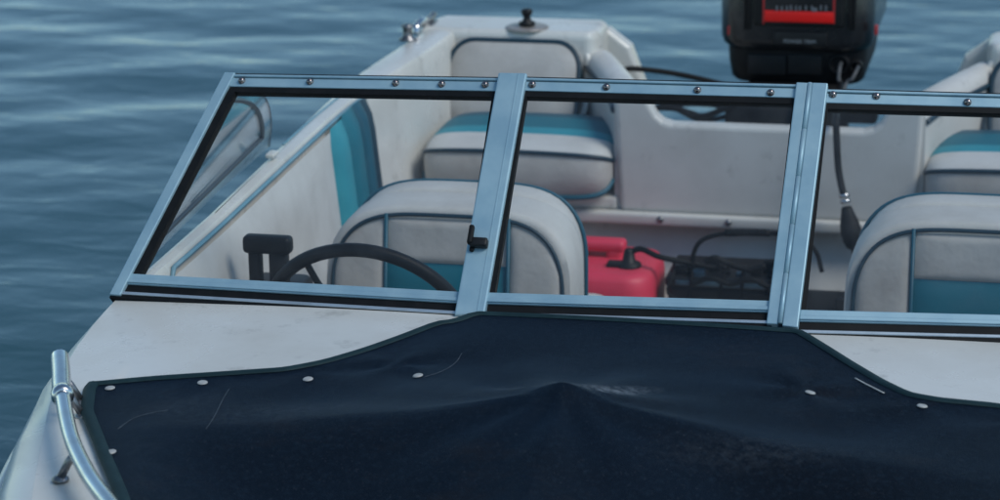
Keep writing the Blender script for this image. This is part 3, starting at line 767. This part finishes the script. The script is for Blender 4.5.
NS, NT = 170, 120
cv = []; cf = []
for j in range(NT+1):
    for i in range(NS+1): cv.append(cover_pt(i/NS*2-1, (j/NT)**1.15))
for j in range(NT):
    for i in range(NS): cf.append((j*(NS+1)+i, j*(NS+1)+i+1, (j+1)*(NS+1)+i+1, (j+1)*(NS+1)+i))
cover = link('bow_cover', cv, cf, 'canvas')
tag(cover, 'dark navy canvas cover snapped over the bow, propped to a peak', 'boat cover')
sol = cover.modifiers.new('thickness', 'SOLIDIFY'); sol.thickness = .003; sol.offset = -1
tree = BVHTree.FromPolygons(cv, cf)
def on_cover(u, v):
    h, n, i, d = tree.ray_cast(CAM, ray(u, v).normalized()); return h, n
edge_pts = [cover_pt(i/120*2-1, 0)+Vector((0, 0, .001)) for i in range(121)]
left_pts = [cover_pt(-1, (j/60)**1.15)+Vector((0, 0, .001)) for j in range(61)]
right_pts = [cover_pt(1, (j/60)**1.15)+Vector((0, 0, .001)) for j in range(61)]
hem = MB().add(tube(edge_pts, .0085, 8, flat=.45)).add(tube(left_pts, .0105, 8, flat=.5)).add(tube(right_pts, .0105, 8, flat=.5)).build('binding', 'hem', cover)
sv, sf = lathe((0, 0, 0), (0, 0, 1), [(.0085, 0), (.0085, .001), (.0070, .0022), (.003, .0022), (.001, .0020)], 14)
so = link('snap', sv, sf, 'snap'); SN = so.data; bpy.data.objects.remove(so)
for u, v in ((110, 389), (202.5, 383.5), (308, 380), (418, 376.5), (111, 453), (810, 393.5), (922, 407)):
    h, n = on_cover(u, v)
    if h is None: h, n = on_z(u, v, .76), Vector((0, 0, 1))
    n = n if n.z > 0 else -n
    o = bpy.data.objects.new('snap', SN); C.objects.link(o); o.location = h+n*.001; o.rotation_mode = 'QUATERNION'; o.rotation_quaternion = n.to_track_quat('Z', 'Y'); attach(o, cover)
# thin pale strips laid along creases in the canvas, and a torn edge
def crease_line(px, r, m, nm):
    pts = []
    for u, v in px:
        h, n = on_cover(u, v)
        if h: pts.append(h+(n if n.z > 0 else -n)*.0016)
    if len(pts) > 2: link(nm, *tube(catmull(pts, 4), r, 6, flat=.5), m, cover)
crease_line([(118, 430), (132, 420), (150, 414), (168, 411)], .0006, 'scuff', 'crease_line')
crease_line([(206, 430), (214, 418), (222, 402), (229, 390)], .0005, 'scuff', 'crease_line')
crease_line([(424, 378), (442, 372), (455, 364), (462, 354)], .0006, 'scuff', 'crease_line')
crease_line([(855, 379), (866, 385), (874, 389), (884, 394)], .0018, 'snap', 'torn_edge')

# ================================================================== OUTBOARD MOTOR
motor = empty('outboard_motor', (.015, 2.62, .42), 'black outboard motor with red panel mounted on the stern', 'outboard motor')
MX = -.002; MY = 2.555         # front face
def cowl_ring(z, w_, d_, y_front, r, bow=.0):
    return [(MX+x, y_front+d_/2+y - (bow*(1-(2*x/w_)**2) if y < 0 else 0), z) for x, y in rrect(w_, d_, r, 8)]
rings = [cowl_ring(.690, .372, .50, MY+.014, .07, .01), cowl_ring(.700, .392, .52, MY+.004, .07, .012), cowl_ring(.72, .405, .535, MY, .072, .012), cowl_ring(.80, .408, .55, MY+.004, .072, .012), cowl_ring(.92, .40, .56, MY+.012, .075, .012), cowl_ring(1.02, .385, .55, MY+.028, .08, .01),
         cowl_ring(1.09, .35, .52, MY+.055, .085, .01), cowl_ring(1.125, .29, .45, MY+.095, .09, .01), cowl_ring(1.14, .18, .32, MY+.16, .07, .0)]
link('cowl', *loft(rings), 'cowl', motor, auto=50)
rings = [cowl_ring(.595, .335, .46, MY+.04, .06), cowl_ring(.605, .352, .48, MY+.028, .065), cowl_ring(.65, .366, .49, MY+.02, .065), cowl_ring(.692, .370, .50, MY+.018, .065)]
lower = link('lower_cowl', *loft(rings), 'cowl_lo', motor, auto=50)
# raised ribs, panels and the red plate on the front of the cowl
def fpt(u, v, off=0): p = on_y(u, v, MY-.012-off); return p
def front_box(u0, v0, u1, v1, y0, dep, m, nm, par, r=.006):
    a = on_y(u0, v0, y0); b = on_y(u1, v1, y0)
    return MB().add(rbox(((a.x+b.x)/2, y0+dep/2, (a.z+b.z)/2), (abs(b.x-a.x), dep, abs(a.z-b.z)), r, 3)).build(nm, m, par)
cowl_o = [c for c in motor.children if c.name.startswith('cowl')][0]
front_box(754, -38, 843.5, 28.5, MY-.018, .03, 'plastic', 'panel_frame', cowl_o, .008)
for u in (763.2, 833.6): front_box(u, -28, u+.9, 24, MY-.0232, .006, 'red_strip', 'red_outline', cowl_o, .0004)
rp = front_box(763.5, -28, 834.5, 24, MY-.0215, .01, 'cowl', 'badge_plate', cowl_o, .002)
front_box(764.5, 10.5, 834, 23.6, MY-.0235, .006, 'red_panel', 'red_band', cowl_o, .002)
random.seed(5)
for i, u in enumerate((776, 781, 786, 790, 795, 799, 805, 811, 820, 825)):
    front_box(u, 5.5+random.random(), u+1.6, 10.5+random.random()*.8, MY-.0245, .004, 'silver', 'badge_mark', cowl_o, .0006)
front_box(812.5, 8.2, 817, 11.8, MY-.0246, .004, 'silver', 'badge_mark', cowl_o, .0008)
front_box(773, 31.5, 827, 47, MY-.017, .022, 'plastic', 'name_plate', cowl_o, .004)
def text(s, c, h, m, par, nm, ydir=-1):
    cu = bpy.data.curves.new(nm, 'FONT'); cu.body = s; cu.size = h; cu.align_x = 'CENTER'; cu.align_y = 'CENTER'; cu.extrude = .0004; cu.space_character = 1.05
    o = bpy.data.objects.new(nm, cu); C.objects.link(o)
    me = bpy.data.meshes.new_from_object(o); bpy.data.objects.remove(o)
    me.materials.append(M[m]); o = link_me(nm, me)
    o.location = c; o.rotation_euler = (R(90), 0, 0); attach(o, par); return o
p = on_y(799.5, 41.8, MY-.0178); text('POWER TRIM', p, .0135, 'grey_print', cowl_o, 'lettering')
for u in (744, 748, 850, 854): front_box(u, -40, u+1.6, 30, MY-.0135, .02, 'cowl_lo', 'rib', cowl_o, .001)
for u in (727.5, 874.5): front_box(u, 26, u+3.0, 35, MY+.012, .02, 'red_strip', 'red_chip', cowl_o, .001)
# lower cowl: panel, grommets, control cables
front_box(748, 54, 786, 76, MY+.012, .02, 'plastic', 'access_panel', lower, .004)
front_box(787.5, 54, 822, 76, MY+.013, .02, 'plastic', 'access_panel', lower, .004)
for u, v, r_ in ((839, 64, .030), (856, 66, .018)):
    p = on_y(u, v, MY+.022); link('grommet', *lathe(p, (0, -1, 0), [(r_, -.01), (r_, .010), (r_*.8, .014), (r_*.6, .010), (r_*.5, .0)], 18), 'rubber', lower)
p0 = on_y(841, 64, MY+.01); p1 = on_y(842, 86, MY-.05)
link('cable', *tube(catmull([p0+Vector((0, .03, 0)), p0+Vector((0, -.03, .0)), p0+Vector((.0, -.055, -.03)), p1, p1+Vector((0, -.06, -.06))], 6), .0050, 8), 'cable_grey', motor)
p0 = on_y(858, 67, MY+.01); p1 = on_y(846, 84, MY-.05)
link('cable', *tube(catmull([p0+Vector((0, .03, 0)), p0+Vector((0, -.03, .0)), p0+Vector((-.01, -.055, -.02)), p1, p1+Vector((-.02, -.06, -.06))], 6), .0050, 8), 'cable_grey', motor)
# bracket, midsection, lower unit
m_ = MB().add(rbox((MX, 2.60, .50), (.26, .16, .20), .02)).add(rbox((MX-.10, 2.53, .45), (.05, .09, .22), .012)).add(rbox((MX+.10, 2.53, .45), (.05, .09, .22), .012)).add(rbox((MX, 2.505, .52), (.30, .05, .06), .012))
m_.build('clamp_bracket', 'cowl_lo', motor)
link('midsection', *loft([cowl_ring(z, w_, d_, y_, .03) for z, w_, d_, y_ in ((-.45, .05, .26, 2.72), (-.1, .09, .22, 2.70), (.3, .14, .26, 2.68), (.60, .22, .36, 2.62))]), 'cowl_lo', motor, auto=50)
link('gearcase', *loft([[(MX+r__*math.cos(a), y, -.5+r__*math.sin(a)) for a in [2*math.pi*k/16 for k in range(16)]] for y, r__ in ((2.60, .005), (2.64, .04), (2.75, .06), (2.95, .055), (3.02, .03))]), 'cowl_lo', motor)
for a in (90, 210, 330):
    c0 = Vector((MX, 3.0, -.5)); d = Vector((math.cos(R(a)), 0, math.sin(R(a)))); t_ = Vector((-d.z, 0, d.x))
    link('propeller_blade', *slab([c0+d*.03-t_*.02, c0+d*.09-t_*.06+Vector((0, .02, 0)), c0+d*.17-t_*.02, c0+d*.16+t_*.03-Vector((0, .02, 0)), c0+d*.04+t_*.03], (0, 1, 0), 0, .006), 'steel', motor)
# cable bundle in the well, and the long cable to the starboard side
def pxpath(px, y): return catmull([on_y(u, v, y) for u, v in px], 6)
link('steering_cable', *tube(catmull([on_y(618, 78, 2.40), on_y(625, 69.5, 2.44), on_y(645, 69.5, 2.47), on_y(680, 74.5, 2.50), on_y(715, 82.5, 2.52), on_y(740, 90, 2.53)], 6), .0075, 8), 'rubber', motor)
link('cable', *tube(pxpath([(648, 108), (672, 108), (690, 113), (705, 116), (735, 104)], 2.40), .0085, 8), 'rubber', motor)
link('cable', *tube(pxpath([(660, 102), (680, 111), (697, 119), (715, 119), (738, 113)], 2.42), .0065, 8), 'rubber', motor)
link('cable', *tube(pxpath([(655, 108), (690, 104), (720, 106), (745, 110)], 2.45), .0065, 8), 'rubber', motor)
MB().add(rbox(on_y(764, 116, 2.44), (.20, .07, .075), .014)).add(rbox(on_y(845, 112, 2.44), (.17, .06, .05), .012)).build('tilt_tube', 'rubber', motor)

# ================================================================== FUEL HOSE WITH PRIMER BULB
hose_pts = [on_y(841, 84, 2.45), on_y(838, 100, 2.30), on_y(836, 116, 1.96), on_y(836.5, 135, 1.915), on_y(838, 165, 1.905), on_y(841, 184, 1.89), on_y(844, 196, 1.88)]
hose = link('fuel_hose', *tube(catmull(hose_pts, 6), .0085, 10), 'rubber')
tag(hose, 'black fuel hose with primer bulb hanging over the stern bulkhead', 'hose')
a, b = on_y(844, 194, 1.88), on_y(853, 242, 1.86)
ax_ = (b-a).normalized()
link('primer_bulb', *lathe(a+ax_*.03, ax_, [(.010, 0), (.013, .004), (.017, .02), (.023, .04), (.026, .06), (.024, .08), (.018, .098), (.010, .105)], 16), 'rubber', hose)
for k in (.004, .018): link('hose_clamp', *lathe(a+ax_*k, ax_, [(.011, -.005), (.013, -.004), (.013, .004), (.011, .005)], 14), 'steel', hose)
b2 = a+ax_*.135
link('hose_tail', *tube(catmull([b2, b2+ax_*.05, b2+Vector((-.02, -.05, -.14)), b2+Vector((-.12, -.08, -.20)), Vector((-.05, 1.80, .15))], 6), .0085, 8), 'rubber', hose)

# ================================================================== FUEL TANK
tank = empty('fuel_tank', (-.348, 1.745, .135), 'red plastic fuel tank with handle and black cap under the stern bulkhead', 'fuel tank')
cx = -.370; ty = 1.745; zk = on_y(628, 267, ty-.05).z
rg = []
for z, w_, d_, r_ in ((.136, .24, .24, .05), (.146, .27, .27, .06), (zk-.09, .285, .285, .065), (zk-.04, .282, .282, .065), (zk-.015, .276, .276, .065), (zk-.003, .258, .258, .06), (zk+.002, .22, .22, .05)):
    rg.append([(cx+x, ty+y, z) for x, y in rrect(w_, d_, r_, 7)])
tb = link('tank_body', *loft(rg), 'tank', tank, auto=60)
a, b = on_y(572, 241, ty+.03), on_y(626, 244, ty+.03)
hx = (a.x+b.x)/2; hl = abs(b.x-a.x)
MB().add(rbox((hx, ty+.03, a.z-.004), (hl, .05, .028), .012, 4)).add(rbox((hx+hl*.30, ty+.03, (a.z+zk)/2-.01), (.04, .044, a.z-zk+.02), .012, 3)).add(rbox((hx-hl*.36, ty+.03, (a.z+zk)/2-.01), (.04, .044, a.z-zk+.02), .012, 3)).build('tank_handle', 'tank', tank)
p = on_y(629, 268, ty-.05)
cap = link('tank_cap', *lathe((p.x, ty-.05, zk), (0, 0, 1), [(.030, -.01), (.030, .008), (.026, .012), (.016, .016), (.012, .040), (.008, .046), (.001, .048)], 18), 'plastic', tank)
MB().add(rbox((p.x-.022, ty-.055, zk+.006), (.06, .03, .018), .006)).build('gauge', 'plastic', tank)
pts = [Vector((p.x, ty-.05, zk+.036)), Vector((p.x+.03, ty-.05, zk+.046)), on_y(660, 257, ty-.06), on_y(690, 263, ty-.04), on_y(715, 268, ty-.02)]
link('fuel_line', *tube(catmull(pts, 6), .0075, 8), 'rubber', tank)

# ================================================================== BATTERY
bat = empty('battery', (-.06, 1.78, .135), 'black battery with terminals and cables beside the red fuel tank', 'battery')
BY = 1.775; zq = on_y(722, 280, BY-.09).z
MB().add(rbox((-.055, BY, (.135+zq-.02)/2), (.29, .18, zq-.02-.135), .012, 3)).build('battery_case', 'plastic', bat)
lid = MB().add(rbox((-.055, BY, zq-.010), (.302, .19, .026), .008, 3)).build('battery_lid', 'plastic', bat)
M['batt_blue'] = mat('battery_top_label', (.02, .05, .08), .4, col2=(.05, .10, .14), scale=30)
MB().add(rbox((-.055, BY-.096, zq-.010), (.25, .004, .012), .0015, 2)).build('label_strip', 'batt_blue', lid)
for k in range(6):
    link('vent_cap', *lathe((-.165+.044*k, BY, zq+.003), (0, 0, 1), [(.013, 0), (.013, .006), (.008, .009), (.001, .0095)], 12), 'plastic', lid)
for x in (-.17, .06):
    t_ = link('terminal', *lathe((x, BY-.06, zq+.002), (0, 0, 1), [(.011, 0), (.009, .018), (.001, .019)], 12), 'steel_d', bat)
    MB().add(rbox((x, BY-.06, zq+.016), (.035, .028, .018), .005)).build('clamp', 'plastic', t_)
link('cable', *tube(pxpath([(693, 268), (693, 256), (699, 243), (712, 236), (735, 233), (765, 233), (795, 236), (815, 250), (822, 272)], BY-.07), .0055, 8), 'rubber', bat)
link('cable', *tube(pxpath([(725, 233), (745, 232.5), (770, 233)], BY-.075), .009, 8), 'rubber', bat)
link('cable', *tube(pxpath([(705, 262), (715, 258), (724, 262), (735, 266), (750, 270), (765, 266)], BY-.09), .008, 8), 'rubber', bat)
link('cable', *tube(pxpath([(690, 285), (710, 278), (730, 284), (750, 279), (770, 288)], BY-.12), .007, 8), 'rubber', bat)
# clips, fuse holders and wiring heaped on the battery
random.seed(11)
for k in range(9):
    fx = -.185+.032*k+random.uniform(-.008, .008); h_ = random.uniform(.012, .034)
    MB().add(rbox((fx, BY-.05+random.uniform(-.03, .03), zq+h_/2), (random.uniform(.014, .034), random.uniform(.015, .03), h_), .004, 2)).build('wiring_clip', ('plastic', 'rubber', 'batt_blue')[k % 3], bat)
for k in range(5):
    a = [(-.19+.06*k+random.uniform(-.02, .02), BY-.105-random.uniform(0, .02), zq-.01-random.uniform(0, .05)) for _ in range(1)][0]
    link('wire', *tube(catmull([(a[0], BY-.06, zq+.01), (a[0]+.01, BY-.095, zq+.012), a, (a[0]+random.uniform(-.06, .06), BY-.115, zq-.07), (a[0]+random.uniform(-.08, .08), BY-.125, .15)], 5), .0035, 6), 'rubber', bat)
# second black box to port, with switch gear
bx2 = empty('battery_box', (.20, 1.78, .135), 'black plastic box with cable behind the hinge post of the windshield', 'box')
MB().add(rbox((.19, BY, .185), (.17, .19, .10), .012, 3)).build('box_body', 'plastic', bx2)
MB().add(rbox((.19, BY, .243), (.18, .20, .02), .006, 3)).build('box_lid', 'plastic', bx2)
MB().add(rbox((.215, BY-.06, .270), (.04, .04, .04), .006, 2)).build('switch', 'plastic', bx2)
# crumpled rag at the foot of the tank
rv = []; rings = []
for j in range(7):
    rr = .042*math.cos(j/7*math.pi/2)+.004
    rings.append([(-.335+rr*1.2*math.cos(a)*(1+.2*math.sin(3*a+j)), 1.53+rr*math.sin(a)*(1+.2*math.cos(4*a)), .137+.045*math.sin(j/7*math.pi/2)*(1+.2*math.sin(2*a+j))) for a in [2*math.pi*k/18 for k in range(18)]])
rag = link('rag', *loft(rings), 'label_white'); tag(rag, 'crumpled white rag on the floor in front of the red tank', 'rag')
